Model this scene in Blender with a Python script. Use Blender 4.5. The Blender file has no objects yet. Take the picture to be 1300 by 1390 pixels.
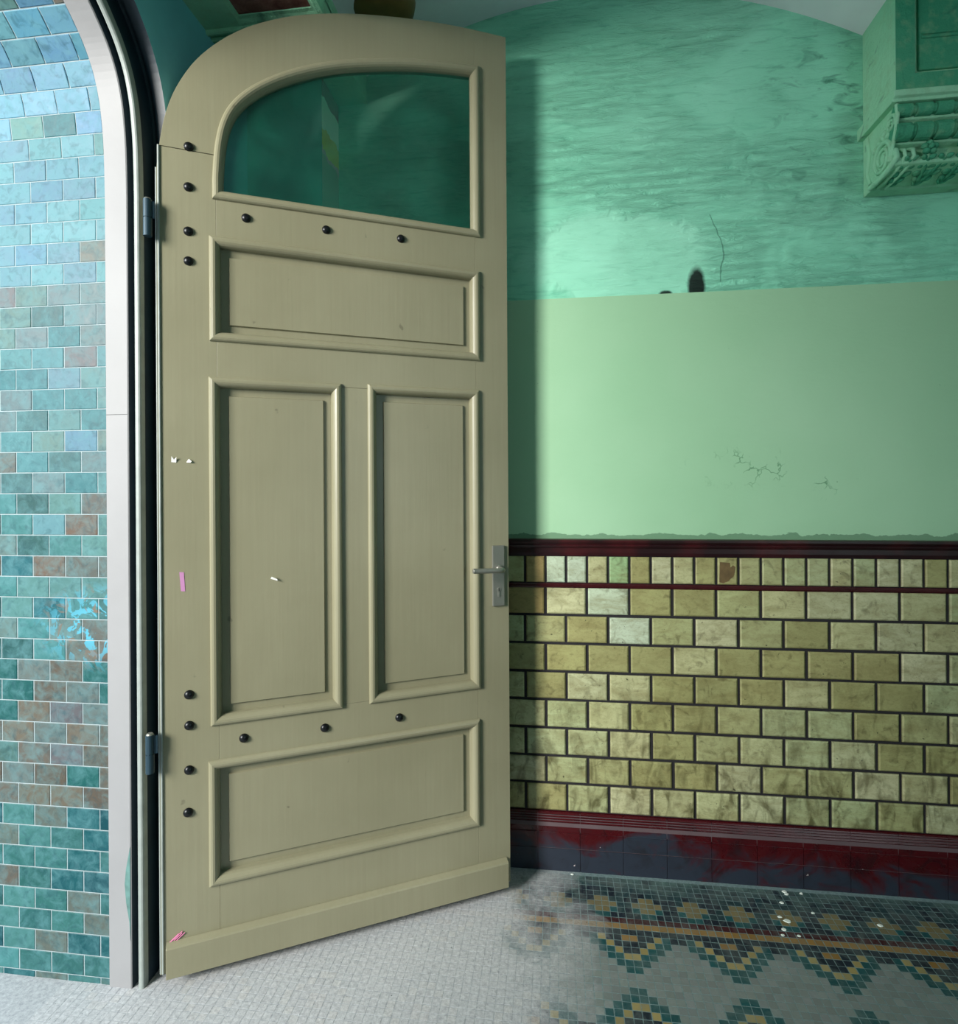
import bpy, bmesh, math, random
from mathutils import Vector, Matrix
R = random.Random(7)
scene = bpy.context.scene
col = scene.collection
PI = math.pi
PSI = math.radians(7.27)      # the hall's long wall is turned this much from the camera's frontal plane
THD = math.radians(20.95)     # the open leaf
EYE = 1.341
WALL_N = 2.087                # distance camera -> tiled wall
HALL = Matrix.Rotation(-PSI, 4, 'Z')      # hall axes: x = along the wall (s), y = towards the wall (n)

# ------------------------------------------------------------------ helpers
def link(name, me, parent=None, mw=None, kind=None):
    o = bpy.data.objects.new(name, me)
    col.objects.link(o)
    if parent is not None:
        o.parent = parent
    if mw is not None:
        o.matrix_local = mw
    if kind:
        o['kind'] = kind
    return o

def mesh_of(name, verts, faces, mats, fmat=None, fcol=None, smooth=False):
    me = bpy.data.meshes.new(name)
    me.from_pydata([tuple(v) for v in verts], [], faces)
    for m in (mats if isinstance(mats, (list, tuple)) else [mats]):
        me.materials.append(m)
    if fmat:
        for p, k in zip(me.polygons, fmat):
            p.material_index = k
    if fcol:
        at = me.attributes.new('glaze', 'FLOAT_COLOR', 'FACE')
        for i, c in enumerate(fcol):
            at.data[i].color = (c[0], c[1], c[2], 1)
    if smooth:
        for p in me.polygons:
            p.use_smooth = True
    me.update()
    return me

class MB:
    def __init__(s):
        s.v = []; s.f = []; s.m = []; s.c = []
    def add(s, vs, fs, m=0, c=None):
        b = len(s.v)
        s.v += [tuple(v) for v in vs]
        for f in fs:
            s.f.append(tuple(i + b for i in f)); s.m.append(m); s.c.append(c or (1, 1, 1))
    def box(s, x0, x1, y0, y1, z0, z1, m=0, c=None):
        vs = [(x0,y0,z0),(x1,y0,z0),(x1,y1,z0),(x0,y1,z0),(x0,y0,z1),(x1,y0,z1),(x1,y1,z1),(x0,y1,z1)]
        s.add(vs, [(0,3,2,1),(4,5,6,7),(0,1,5,4),(1,2,6,5),(2,3,7,6),(3,0,4,7)], m, c)
    def prism(s, poly, fn, m=0, c=None, caps=True):
        """poly: closed list of 2D points; fn(p, t) with t 0/1 gives the two ends."""
        n = len(poly)
        vs = [fn(p, 0) for p in poly] + [fn(p, 1) for p in poly]
        fs = [(i, (i+1) % n, n + (i+1) % n, n + i) for i in range(n)]
        if caps:
            fs += [tuple(range(n))[::-1], tuple(range(n, 2*n))]
        s.add(vs, fs, m, c)
    def tube(s, p0, p1, r0, r1=None, seg=16, m=0, c=None):
        r1 = r0 if r1 is None else r1
        a = Vector(p0); b = Vector(p1); d = (b - a).normalized()
        u = d.orthogonal().normalized(); w = d.cross(u)
        vs = []
        for q, r in ((a, r0), (b, r1)):
            vs += [q + (u*math.cos(2*PI*i/seg) + w*math.sin(2*PI*i/seg))*r for i in range(seg)]
        fs = [(i, (i+1) % seg, seg + (i+1) % seg, seg + i) for i in range(seg)]
        fs += [tuple(range(seg))[::-1], tuple(range(seg, 2*seg))]
        s.add(vs, fs, m, c)
    def blob(s, c0, rad, rot=None, seg=10, rings=6, m=0):
        vs = []; fs = []
        for j in range(rings + 1):
            t = PI*j/rings
            for i in range(seg):
                p = 2*PI*i/seg
                v = Vector((rad[0]*math.sin(t)*math.cos(p), rad[1]*math.sin(t)*math.sin(p), rad[2]*math.cos(t)))
                if rot: v = rot @ v
                vs.append(Vector(c0) + v)
        for j in range(rings):
            for i in range(seg):
                fs.append((j*seg+i, j*seg+(i+1) % seg, (j+1)*seg+(i+1) % seg, (j+1)*seg+i))
        s.add(vs, fs, m)
    def sweep(s, path, m=0, r=.004, seg=8):
        """round bar along a polyline"""
        pts = [Vector(p) for p in path]
        base = len(s.v)
        for k, p in enumerate(pts):
            d = (pts[min(k+1, len(pts)-1)] - pts[max(k-1, 0)]).normalized()
            u = d.orthogonal().normalized() if k == 0 else (u - d*u.dot(d)).normalized()
            w = d.cross(u)
            rr = r[k] if isinstance(r, list) else r
            for i in range(seg):
                s.v.append(tuple(p + (u*math.cos(2*PI*i/seg) + w*math.sin(2*PI*i/seg))*rr))
        for k in range(len(pts)-1):
            for i in range(seg):
                a = base + k*seg
                s.f.append((a+i, a+(i+1) % seg, a+seg+(i+1) % seg, a+seg+i)); s.m.append(m); s.c.append((1,1,1))
    def build(s, name, mats, parent=None, mw=None, kind=None, smooth=False, bevel=0, cols=False, fix=True):
        me = mesh_of(name, s.v, s.f, mats, s.m, s.c if cols else None, smooth)
        if fix:
            bm = bmesh.new(); bm.from_mesh(me)
            bmesh.ops.recalc_face_normals(bm, faces=bm.faces)
            bm.to_mesh(me); bm.free()
        o = link(name, me, parent, mw, kind)
        if bevel:
            b = o.modifiers.new('edge', 'BEVEL'); b.width = bevel; b.segments = 2; b.limit_method = 'ANGLE'; b.angle_limit = math.radians(40)
        return o

def tag(o, label, cat, group=None, kind=None):
    o['label'] = label; o['category'] = cat
    if group: o['group'] = group
    if kind: o['kind'] = kind

def empty(name, mw):
    o = bpy.data.objects.new(name, None); col.objects.link(o)
    o.empty_display_size = .1; o.matrix_local = mw
    return o

def lin(r, g, b):
    f = lambda c: (c/255/12.92) if c/255 <= .04045 else ((c/255 + .055)/1.055)**2.4
    return (f(r), f(g), f(b))

# ------------------------------------------------------------------ materials
class Mat:
    def __init__(s, name, rough=.5, spec=.5, metal=0, coat=0):
        s.m = bpy.data.materials.new(name); s.m.use_nodes = True
        s.t = s.m.node_tree; s.p = s.t.nodes['Principled BSDF']
        s.p.inputs['Roughness'].default_value = rough
        s.p.inputs['Specular IOR Level'].default_value = spec
        s.p.inputs['Metallic'].default_value = metal
        s.p.inputs['Coat Weight'].default_value = coat
        s.co = s.n('ShaderNodeTexCoord').outputs['Object']
    def n(s, k, **kw):
        nd = s.t.nodes.new(k)
        for a, b in kw.items(): setattr(nd, a, b)
        return nd
    def wire(s, src, dst): s.t.links.new(src, dst)
    def setin(s, sock, v):
        if hasattr(v, 'is_output') or isinstance(v, bpy.types.NodeSocket): s.wire(v, sock)
        elif isinstance(v, (tuple, list)) and sock.type == 'RGBA': sock.default_value = (v[0], v[1], v[2], 1)
        else: sock.default_value = v
    def map(s, scale=(1,1,1), loc=(0,0,0), rot=(0,0,0)):
        q = s.n('ShaderNodeMapping'); s.wire(s.co, q.inputs[0])
        q.inputs['Scale'].default_value = scale; q.inputs['Location'].default_value = loc; q.inputs['Rotation'].default_value = rot
        return q.outputs[0]
    def noise(s, scale, vec=None, detail=4, rough=.55, dist=0):
        q = s.n('ShaderNodeTexNoise'); s.wire(vec or s.co, q.inputs['Vector'])
        q.inputs['Scale'].default_value = scale; q.inputs['Detail'].default_value = detail
        q.inputs['Roughness'].default_value = rough; q.inputs['Distortion'].default_value = dist
        return q.outputs['Fac']
    def ramp(s, fac, stops, interp='LINEAR'):
        q = s.n('ShaderNodeValToRGB'); s.wire(fac, q.inputs[0]); e = q.color_ramp; e.interpolation = interp
        while len(e.elements) < len(stops): e.elements.new(.5)
        for el, (p, c) in zip(e.elements, stops):
            el.position = p; el.color = (c[0], c[1], c[2], 1) if isinstance(c, (tuple, list)) else (c, c, c, 1)
        return q.outputs[0]
    def mix(s, fac, a, b, blend='MIX'):
        q = s.n('ShaderNodeMix', data_type='RGBA', blend_type=blend)
        s.setin(q.inputs['Factor'], fac); s.setin(q.inputs[6], a); s.setin(q.inputs[7], b)
        return q.outputs[2]
    def math(s, op, a, b=0., c=0., clamp=False):
        q = s.n('ShaderNodeMath', operation=op, use_clamp=clamp)
        s.setin(q.inputs[0], a); s.setin(q.inputs[1], b); s.setin(q.inputs[2], c)
        return q.outputs[0]
    def xyz(s):
        q = s.n('ShaderNodeSeparateXYZ'); s.wire(s.co, q.inputs[0]); return q.outputs
    def color(s, v): s.setin(s.p.inputs['Base Color'], v); return s
    def rough(s, v): s.setin(s.p.inputs['Roughness'], v); return s
    def bump(s, h, dist=.002, strength=1.):
        q = s.n('ShaderNodeBump'); s.wire(h, q.inputs['Height'])
        q.inputs['Distance'].default_value = dist; q.inputs['Strength'].default_value = strength
        prev = s.p.inputs['Normal']
        if prev.is_linked: s.wire(prev.links[0].from_socket, q.inputs['Normal'])
        s.wire(q.outputs[0], prev); return s
    def spot(s, pos, rad, soft):
        """1 inside an ellipsoid around pos (object space), fading to 0 over soft"""
        X = s.xyz(); acc = None
        for i in range(3):
            if rad[i] is None: continue
            d = s.math('DIVIDE', s.math('SUBTRACT', X[i], pos[i]), rad[i])
            d = s.math('MULTIPLY', d, d)
            acc = d if acc is None else s.math('ADD', acc, d)
        d = s.math('SQRT', acc)
        return s.math('DIVIDE', s.math('SUBTRACT', 1 + soft, d), 2*soft, clamp=True)

def attr_color(M):
    q = M.n('ShaderNodeAttribute'); q.attribute_name = 'glaze'; return q.outputs['Color']

# door paint: taupe oil paint, brushed, slightly dirty
def door_paint():
    M = Mat('taupe_oil_paint', rough=.36, spec=.45)
    big = M.noise(2.2, detail=3)
    streak = M.noise(1, M.map((90, 90, 3)), detail=3)
    c = M.mix(M.ramp(big, [(.35, 0), (.7, 1)]), lin(131, 128, 104), lin(142, 139, 115))
    c = M.mix(M.ramp(streak, [(.3, .0), (.75, .35)]), c, lin(128, 123, 100))
    sp = M.noise(26, detail=2)
    c = M.mix(M.ramp(sp, [(.74, 0), (.78, .55)]), c, lin(88, 82, 66))
    M.color(c); M.bump(streak, .0006, .5); M.bump(M.noise(14, detail=2), .0012, .35)
    return M.m
PAINT = door_paint()

def simple(name, rgb, rough=.5, metal=0, spec=.5, var=.12, scale=8, bump=0, bscale=40):
    M = Mat(name, rough, spec, metal)
    M.color(M.mix(M.ramp(M.noise(scale), [(.3, 0), (.7, 1)]), tuple(c*(1-var) for c in rgb), tuple(min(1, c*(1+var)) for c in rgb)))
    if bump: M.bump(M.noise(bscale, detail=5), bump, .7)
    return M.m
IRON = simple('painted_iron', lin(44, 66, 78), .35, .3)
BOLT = simple('blackened_bolt', lin(22, 24, 27), .32, .5, var=.3, scale=60)
STEEL = simple('satin_steel', lin(136, 136, 128), .42, .55, var=.05)
DARKSTEEL = simple('dark_steel', lin(30, 32, 32), .4, .8)
BAND = simple('pale_grey_render', lin(140, 140, 142), .6, var=.04, scale=5, bump=.0008, bscale=30)
BEADW = simple('worn_pale_paint', lin(142, 150, 146), .5, var=.12, scale=20, bump=.001, bscale=60)
FRAMED = simple('frame_paint_and_shade', lin(20, 40, 52), .5, var=.2, scale=12)  # frame paint, deepened so the groove's shade is put into the colour
TAPE_P = simple('pink_tape', lin(178, 122, 166), .6)
PINK = simple('pink_crayon', lin(206, 122, 160), .8)
PAPER = simple('torn_paper', lin(232, 232, 228), .8)
CHIP = simple('white_paint_chip', lin(226, 234, 226), .8)
CEIL = simple('white_limewash', lin(236, 238, 242), .9, var=.06, scale=4, bump=.003, bscale=12)
TEALW = simple('teal_limewash', lin(108, 186, 198), .85, var=.12, scale=4, bump=.003, bscale=10)
LAMPM = simple('olive_brown_shade', lin(120, 98, 52), .45, var=.4, scale=9)
GROUTD = simple('dark_grout', lin(32, 30, 34), .9, var=.25, scale=60)
GROUTW = simple('pale_grout', lin(146, 160, 164), .9, var=.08, scale=60)
MAROON = simple('maroon_glaze', lin(58, 16, 20), .25, var=.3, scale=12)

def plaster_green(name, corbel=False):
    M = Mat(name, .8, .3)
    big = M.noise(1.7, detail=3, dist=.5)
    st = M.noise(1, M.map((9, 9, 46), rot=(0, .06, 0)), detail=7, rough=.62, dist=.7)
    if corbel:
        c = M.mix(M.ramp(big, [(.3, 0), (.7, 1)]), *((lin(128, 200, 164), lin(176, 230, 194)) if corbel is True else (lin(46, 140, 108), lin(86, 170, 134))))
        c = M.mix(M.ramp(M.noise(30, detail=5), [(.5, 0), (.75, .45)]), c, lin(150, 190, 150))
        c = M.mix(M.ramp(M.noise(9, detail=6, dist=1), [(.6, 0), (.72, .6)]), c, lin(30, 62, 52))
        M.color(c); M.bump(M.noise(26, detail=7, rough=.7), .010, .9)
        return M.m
    c = M.mix(M.ramp(big, [(.3, 0), (.7, 1)]), lin(130, 210, 178), lin(154, 226, 198))
    c = M.mix(M.ramp(st, [(.3, .45), (.47, 0)]), c, lin(88, 172, 142))
    # pale filled patches
    pn = M.math('MULTIPLY', M.math('SUBTRACT', M.noise(3.2, detail=4, dist=1.2), .5), 1.1)
    def patch(pos, rad, soft=.12):
        return M.ramp(M.math('ADD', M.spot(pos, rad, .6), pn), [(.45, 0), (.62, 1)])
    f1 = M.math('MULTIPLY', patch((.22, 2.08, 2.12), (.34, None, .16)), .38)
    smooth = M.math('SUBTRACT', 1., M.math('MULTIPLY', f1, 1.7))
    c = M.mix(f1, c, lin(170, 232, 206))
    # soot marks above the paint line
    rag = M.math('MULTIPLY', M.math('SUBTRACT', M.noise(38, detail=3), .5), .5)
    s1 = M.math('ADD', M.spot((.485, 2.08, 2.015), (.026, None, .062), .35), rag)
    s2 = M.math('ADD', M.spot((.383, 2.08, 1.995), (.022, None, .014), .45), rag)
    sm = M.math('MAXIMUM', M.ramp(s1, [(.12, 0), (.7, .97)]), M.ramp(s2, [(.3, 0), (.75, .95)]))
    c = M.mix(sm, c, lin(10, 18, 18))
    # damp dark flecks near the upper corner
    d = M.math('MULTIPLY', M.spot((.93, 2.08, 2.62), (.2, None, .3), .8), M.ramp(M.noise(11, M.map((1, 1, 2.2)), detail=6, dist=1), [(.55, 0), (.7, .75)]))
    c = M.mix(d, c, lin(22, 92, 72))
    # hairline crack
    X = M.xyz()
    wob = M.math('MULTIPLY', M.math('SUBTRACT', M.noise(9, detail=3), .5), .05)
    zc = M.math('SUBTRACT', X[2], 2.11)
    arc = M.math('ADD', M.math('ADD', .575, wob), M.math('MULTIPLY', M.math('MULTIPLY', zc, zc), -2.2))
    dist = M.math('ABSOLUTE', M.math('SUBTRACT', X[0], arc))
    line = M.math('MULTIPLY', M.math('LESS_THAN', dist, .0022), M.math('MULTIPLY', M.math('GREATER_THAN', X[2], 2.03), M.math('LESS_THAN', X[2], 2.26)))
    c = M.mix(M.math('MULTIPLY', line, .6), c, lin(52, 116, 90))
    M.color(c)
    wr = M.ramp(M.noise(2.6, M.map((1, 1, 1.5), loc=(3, 1, 2)), detail=3, dist=.6), [(.36, .25), (.6, 1.25)])
    h = M.math('MULTIPLY', M.math('MULTIPLY', st, smooth), wr)
    M.bump(h, .022, .9); M.bump(M.noise(60, detail=4), .0015, .5); M.bump(big, .03, .3)
    return M.m
PLASTER = plaster_green('rough_mint_plaster')
CORBELM = plaster_green('carved_green_paint', True)  # pale copy; daylight on the corbel's side faces is put into the colour
CORBELD = plaster_green('shaded_dark_green_paint', 2)  # darker copy; shade of the corbel's fronts and carving is put into the colour

def band_paint():
    M = Mat('smooth_green_paint', .5, .35)
    big = M.noise(1.4, detail=3)
    c = M.mix(M.ramp(big, [(.3, 0), (.7, 1)]), lin(148, 192, 154), lin(161, 201, 166))
    c = M.mix(M.ramp(M.noise(48, detail=2), [(.76, 0), (.79, .6)]), c, lin(60, 112, 78))
    X = M.xyz()
    # flaking: fine dark cracks inside two small zones
    v = M.n('ShaderNodeTexVoronoi', feature='DISTANCE_TO_EDGE'); v.inputs['Scale'].default_value = 22
    dst = M.n('ShaderNodeVectorMath', operation='ADD'); nz = M.n('ShaderNodeTexNoise'); M.wire(M.co, nz.inputs['Vector']); nz.inputs['Scale'].default_value = 30
    sc = M.n('ShaderNodeVectorMath', operation='SCALE'); M.wire(nz.outputs['Color'], sc.inputs[0]); sc.inputs['Scale'].default_value = .05
    M.wire(M.co, dst.inputs[0]); M.wire(sc.outputs[0], dst.inputs[1]); M.wire(dst.outputs[0], v.inputs['Vector'])
    edge = M.math('LESS_THAN', v.outputs['Distance'], .028)
    z1 = M.spot((.65, 2.08, 1.40), (.16, None, .055), .5); z2 = M.spot((.92, 2.08, 1.335), (.07, None, .04), .4)
    brk = M.ramp(M.noise(14, detail=3), [(.5, 0), (.6, 1)])
    k = M.math('MULTIPLY', M.math('MULTIPLY', edge, brk), M.math('MAXIMUM', z1, z2))
    c = M.mix(M.math('MULTIPLY', k, .6), c, lin(44, 112, 72))
    # dirty ragged lower edge
    rag = M.math('ADD', X[2], M.math('MULTIPLY', M.math('SUBTRACT', M.noise(16, detail=6), .5), .05))
    c = M.mix(M.ramp(rag, [(.0, 0), (1., 0)]) if False else M.math('MULTIPLY', M.math('LESS_THAN', rag, 1.172), .6), c, lin(44, 90, 62))
    M.color(c)
    M.bump(M.noise(7, M.map((1, 1, 2.5)), detail=3), .006, .35); M.bump(M.noise(120, detail=2), .0006, .5)
    M.bump(M.math('SUBTRACT', 1., k), .0015, .8)
    return M.m
BANDP = band_paint()

def dado_mat():
    M = Mat('cream_green_glaze', .3, .5)
    a = attr_color(M)
    st = M.noise(9, M.map((1, 1, 2.4)), detail=7, rough=.7, dist=.8)
    c = M.mix(M.ramp(st, [(.4, 0), (.72, .7)]), a, lin(118, 108, 62))
    c = M.mix(M.ramp(M.noise(22, detail=6, dist=1.5), [(.55, 0), (.75, .7)]), c, lin(76, 68, 36))
    X = M.xyz()
    low = M.math('MULTIPLY', M.ramp(M.math('DIVIDE', X[2], 1.0), [(.2, .85), (.8, 0)]), M.ramp(M.noise(13, M.map((1.6, 1, .7)), detail=6, dist=1.2), [(.46, 0), (.66, 1)]))
    c = M.mix(low, c, lin(66, 60, 26))
    c = M.mix(M.ramp(M.noise(75, detail=2), [(.73, 0), (.76, .8)]), c, lin(38, 34, 22))
    fine = M.noise(110, M.map((1, 1, 1.6)), detail=5, rough=.75)
    c = M.mix(M.ramp(fine, [(.5, 0), (.8, .55)]), c, lin(92, 88, 50))
    M.color(c); M.rough(M.ramp(st, [(.3, .26), (.8, .55)]))
    M.bump(M.noise(30, detail=4), .0012, .5)
    return M.m
DADO = dado_mat()

def plinth_mat():
    M = Mat('oxblood_glaze', .3, .5)
    n = M.noise(5, M.map((1, 1, 1.6)), detail=7, rough=.68, dist=1.)
    X = M.xyz()
    # the glaze is worn off low down and towards the door
    wear = M.math('ADD', n, M.math('MULTIPLY', M.math('SUBTRACT', .085, X[2]), 1.7))
    wear = M.math('ADD', wear, M.math('MULTIPLY', M.spot((.2, 2.08, .07), (.5, None, .09), .7), .14))
    c = M.mix(M.ramp(wear, [(.5, 0), (.66, 1)]), lin(66, 7, 15), lin(32, 40, 54))
    c = M.mix(M.ramp(M.noise(16, detail=6, dist=1.), [(.5, 0), (.75, .7)]), c, lin(16, 12, 18))
    c = M.mix(M.ramp(M.noise(70, detail=2), [(.75, 0), (.78, .8)]), c, lin(190, 180, 180))
    M.color(c); M.rough(M.ramp(wear, [(.45, .25), (.65, .6)])); M.bump(n, .002, .5)
    return M.m
PLINTH = plinth_mat()
PGROUT = simple('dusty_plinth_grout', lin(92, 76, 80), .9)

def jamb_mat():
    M = Mat('mottled_teal_glaze', .22, .18)
    a = attr_color(M)
    n1 = M.noise(28, detail=6, rough=.65, dist=.6)
    c = M.mix(M.ramp(n1, [(.4, .0), (.72, .5)]), a, lin(92, 138, 144))
    c = M.mix(M.ramp(M.noise(46, detail=5, dist=.8), [(.5, 0), (.74, .5)]), c, lin(22, 62, 72))
    # flaked glaze around breast height, showing a cyan body and brown clay
    z = M.spot((-1.22, 1.4, .965), (.14, None, .085), .5)
    fl = M.math('MULTIPLY', z, M.ramp(M.noise(19, detail=4, dist=1.5), [(.5, 0), (.53, 1)]))
    c = M.mix(fl, c, lin(76, 152, 174))
    fl2 = M.math('MULTIPLY', z, M.ramp(M.noise(23, M.map(loc=(4, 2, 7)), detail=4, dist=1.), [(.58, 0), (.6, 1)]))
    c = M.mix(fl2, c, lin(108, 94, 82))
    M.color(c); M.bump(M.noise(40, detail=3), .0012, .6); M.rough(M.ramp(n1, [(.3, .4), (.8, .6)]))
    return M.m
JAMB = jamb_mat()

def floor_tile_mat():
    M = Mat('worn_mosaic', .6, .35)
    a = attr_color(M)
    c = M.mix(M.ramp(M.noise(13, detail=7, rough=.7, dist=.8), [(.42, 0), (.72, .55)]), a, lin(112, 122, 118))
    X = M.xyz()
    # trodden cement film by the door, thin dust along the wall
    d = M.math('MULTIPLY', M.math('SUBTRACT', .10, X[0]), 3.2)
    d = M.math('ADD', d, M.math('MULTIPLY', M.math('SUBTRACT', M.noise(4.5, detail=6, rough=.65, dist=.6), .5), 2.2))
    film = M.ramp(d, [(.0, 0), (.7, .93)])
    wall = M.math('MULTIPLY', M.math('SUBTRACT', X[1], 2.0), 9.)
    wall = M.math('ADD', wall, M.math('MULTIPLY', M.math('SUBTRACT', M.noise(11, detail=6, dist=.8), .5), 2.4))
    dust = M.ramp(wall, [(.05, 0), (.9, .8)])
    spk = M.ramp(M.noise(90, detail=4, rough=.8), [(.3, 0), (.7, 1)])
    cem = M.mix(spk, lin(150, 152, 156), lin(200, 202, 204))
    cem = M.mix(M.ramp(M.noise(130, detail=2), [(.7, 0), (.74, .9)]), cem, lin(64, 70, 74))
    c = M.mix(dust, c, M.mix(spk, lin(84, 112, 106), lin(120, 146, 138)))
    c = M.mix(film, c, cem)
    M.color(c); M.bump(M.noise(120, detail=4), .0012, .6)
    return M.m
MOSAIC = floor_tile_mat()
def floor_grout_mat():
    M = Mat('mosaic_grout', .9, .2)
    X = M.xyz()
    spk = M.ramp(M.noise(90, detail=4, rough=.8), [(.3, 0), (.7, 1)])
    d = M.math('MULTIPLY', M.math('SUBTRACT', .10, X[0]), 3.2)
    film = M.ramp(M.math('ADD', d, M.math('MULTIPLY', M.math('SUBTRACT', M.noise(4.5, detail=6, rough=.65, dist=.6), .5), 2.2)), [(.0, 0), (.7, .93)])
    c = M.mix(spk, lin(96, 118, 120), lin(136, 158, 158))
    cem = M.mix(spk, lin(140, 143, 148), lin(186, 189, 192))
    M.color(M.mix(film, c, cem)); M.bump(M.noise(120, detail=3), .001, .5)
    return M.m
FGROUT = floor_grout_mat()

def glass_mat():
    m = bpy.data.materials.new('dusty_pane'); m.use_nodes = True
    M = Mat.__new__(Mat); M.m = m; M.t = m.node_tree; M.p = M.t.nodes['Principled BSDF']; M.co = M.n('ShaderNodeTexCoord').outputs['Object']
    out = M.t.nodes['Material Output']
    tr = M.n('ShaderNodeBsdfTransparent'); tr.inputs[0].default_value = (.97, .99, .98, 1)
    gl = M.n('ShaderNodeBsdfGlossy'); gl.inputs['Roughness'].default_value = .08; gl.inputs['Color'].default_value = (.9, .95, .95, 1)
    fr = M.n('ShaderNodeFresnel'); fr.inputs[0].default_value = 1.3
    m1 = M.n('ShaderNodeMixShader'); M.wire(fr.outputs[0], m1.inputs[0]); M.wire(tr.outputs[0], m1.inputs[1]); M.wire(gl.outputs[0], m1.inputs[2])
    df = M.n('ShaderNodeBsdfDiffuse'); df.inputs[0].default_value = (*lin(50, 156, 130), 1)  # dust film tinted green; glow of the lit wall behind put into it
    m2 = M.n('ShaderNodeMixShader')
    M.wire(M.ramp(M.noise(7, detail=6, dist=.6), [(.3, .04), (.75, .16)]), m2.inputs[0])
    M.wire(m1.outputs[0], m2.inputs[1]); M.wire(df.outputs[0], m2.inputs[2]); M.wire(m2.outputs[0], out.inputs[0])
    return m
GLASS = glass_mat()

def pier_mat():
    M = Mat('peeling_pier_paint', .85, .2)
    c = M.mix(M.ramp(M.noise(3), [(.3, 0), (.7, 1)]), lin(88, 150, 142), lin(110, 172, 160))
    X = M.xyz()
    side = M.math('GREATER_THAN', X[0], -.7795)
    zr = M.math('ADD', X[2], M.math('MULTIPLY', M.math('SUBTRACT', M.noise(20, detail=3), .5), .08))
    cs = M.ramp(M.math('SUBTRACT', zr, 2.1), [(.0, lin(150, 150, 140)), (.385, lin(206, 150, 164)), (.40, lin(214, 196, 70)), (.475, lin(214, 240, 220)), (.575, lin(160, 76, 100)), (.8, lin(120, 150, 140))], 'CONSTANT')
    c = M.mix(side, c, cs)
    M.color(c); M.bump(M.noise(18, detail=5), .004, .6)
    return M.m
PIER = pier_mat()
def coffer_mat():
    M = Mat('bare_brown_plaster', .9, .2)
    M.color(M.mix(M.ramp(M.noise(16, detail=6, dist=1), [(.35, 0), (.7, 1)]), lin(92, 56, 50), lin(136, 100, 88))); M.bump(M.noise(30, detail=5), .006, .8)
    return M.m
COFFER = coffer_mat()

# ------------------------------------------------------------------ arch curves
DOOR_TOP = [(0., 2.10), (.001, 2.17), (.005, 2.225), (.012, 2.28), (.022, 2.338), (.040, 2.400), (.066, 2.458), (.100, 2.514), (.146, 2.568), (.203, 2.619), (.271, 2.664), (.360, 2.708), (.462, 2.743), (.555, 2.767), (.668, 2.789), (.785, 2.806), (.905, 2.817), (1.027, 2.823)]
WIN_TOP = [(.139, 2.195), (.143, 2.26), (.150, 2.315), (.163, 2.365), (.186, 2.412), (.225, 2.459), (.283, 2.507), (.362, 2.555), (.464, 2.601), (.573, 2.636), (.711, 2.670), (.831, 2.690), (.932, 2.702)]
JAMB_TOP = [(0., 2.10), (.003, 2.22), (.011, 2.305), (.021, 2.355), (.037, 2.402), (.060, 2.442), (.085, 2.472), (.128, 2.512), (.185, 2.553), (.255, 2.592), (.350, 2.632), (.455, 2.664), (.60, 2.695), (.80, 2.718), (1.03, 2.727), (1.05, 2.727)]
KJ = 1.0313
JN = 1.45
JAMB_TOP = [(a*KJ, EYE + (z - EYE)*KJ) for a, z in JAMB_TOP]

HALFW = 1.01
JAMB_TOP = [q for q in JAMB_TOP if q[0] < HALFW - .01] + [(HALFW, 2.770)]
# finer arc by Catmull-Rom
def dense(pts, k=3):
    out = []
    n = len(pts)
    for i in range(n-1):
        p0, p1, p2, p3 = (Vector(pts[max(0, i-1)]), Vector(pts[i]), Vector(pts[i+1]), Vector(pts[min(n-1, i+2)]))
        for j in range(k):
            t = j/k
            out.append(tuple(.5*((2*p1) + (p2-p0)*t + (2*p0-5*p1+4*p2-p3)*t*t + (3*p1-p0-3*p2+p3)*t**3)))
    out.append(tuple(pts[-1])); return out
arch = [(JN, 0.)] + dense([(JN - a, z) for a, z in JAMB_TOP])
arch = arch + [(2*(JN - HALFW) - n, z) for n, z in reversed(arch[:-1])]
def normals(path, closed=False):
    out = []
    k = len(path)
    for i in range(k):
        a = path[(i-1) % k] if (closed or i > 0) else path[i]
        b = path[(i+1) % k] if (closed or i < k-1) else path[i]
        dx, dz = b[0]-a[0], b[1]-a[1]; L = math.hypot(dx, dz) or 1
        out.append((dz/L, -dx/L))     # for the arch: points outwards (away from the opening)
    return out
arch_n = normals(arch)

def arch_sweep(profile, name, mat, parent=None, kind=None, closed=False, smooth=False):
    """profile: (s, o) points; o is the distance outwards from the opening's edge"""
    mb = MB(); k = len(profile)
    vs = [(s, p[0] + q[0]*o, p[1] + q[1]*o) for p, q in zip(arch, arch_n) for s, o in profile]
    fs = []
    for i in range(len(arch)-1):
        for j in range(k if closed else k-1):
            a, b = i*k + j, i*k + (j+1) % k
            fs.append((a, b, b+k, a+k))
    mb.add(vs, fs)
    return mb.build(name, mat, parent, HALL if parent is None else None, kind, smooth=smooth)

# ------------------------------------------------------------------ the long tiled wall
ID = Matrix.Identity(4)
S0, S1 = -1.05, 3.4
w = MB()
vz = lambda s: 3.049 - .308*(s - .15)**2
# plaster: grid to the vault line
w.box(S0, S1, WALL_N, WALL_N + .2, 0, 3.3)
wall_back = w.build('wall_back', PLASTER, None, HALL, 'structure')
b = MB(); b.box(-.785, S1, WALL_N - .0025, WALL_N + .01, 1.15, 1.997)
b.build('paint_band', BANDP, wall_back)
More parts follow.
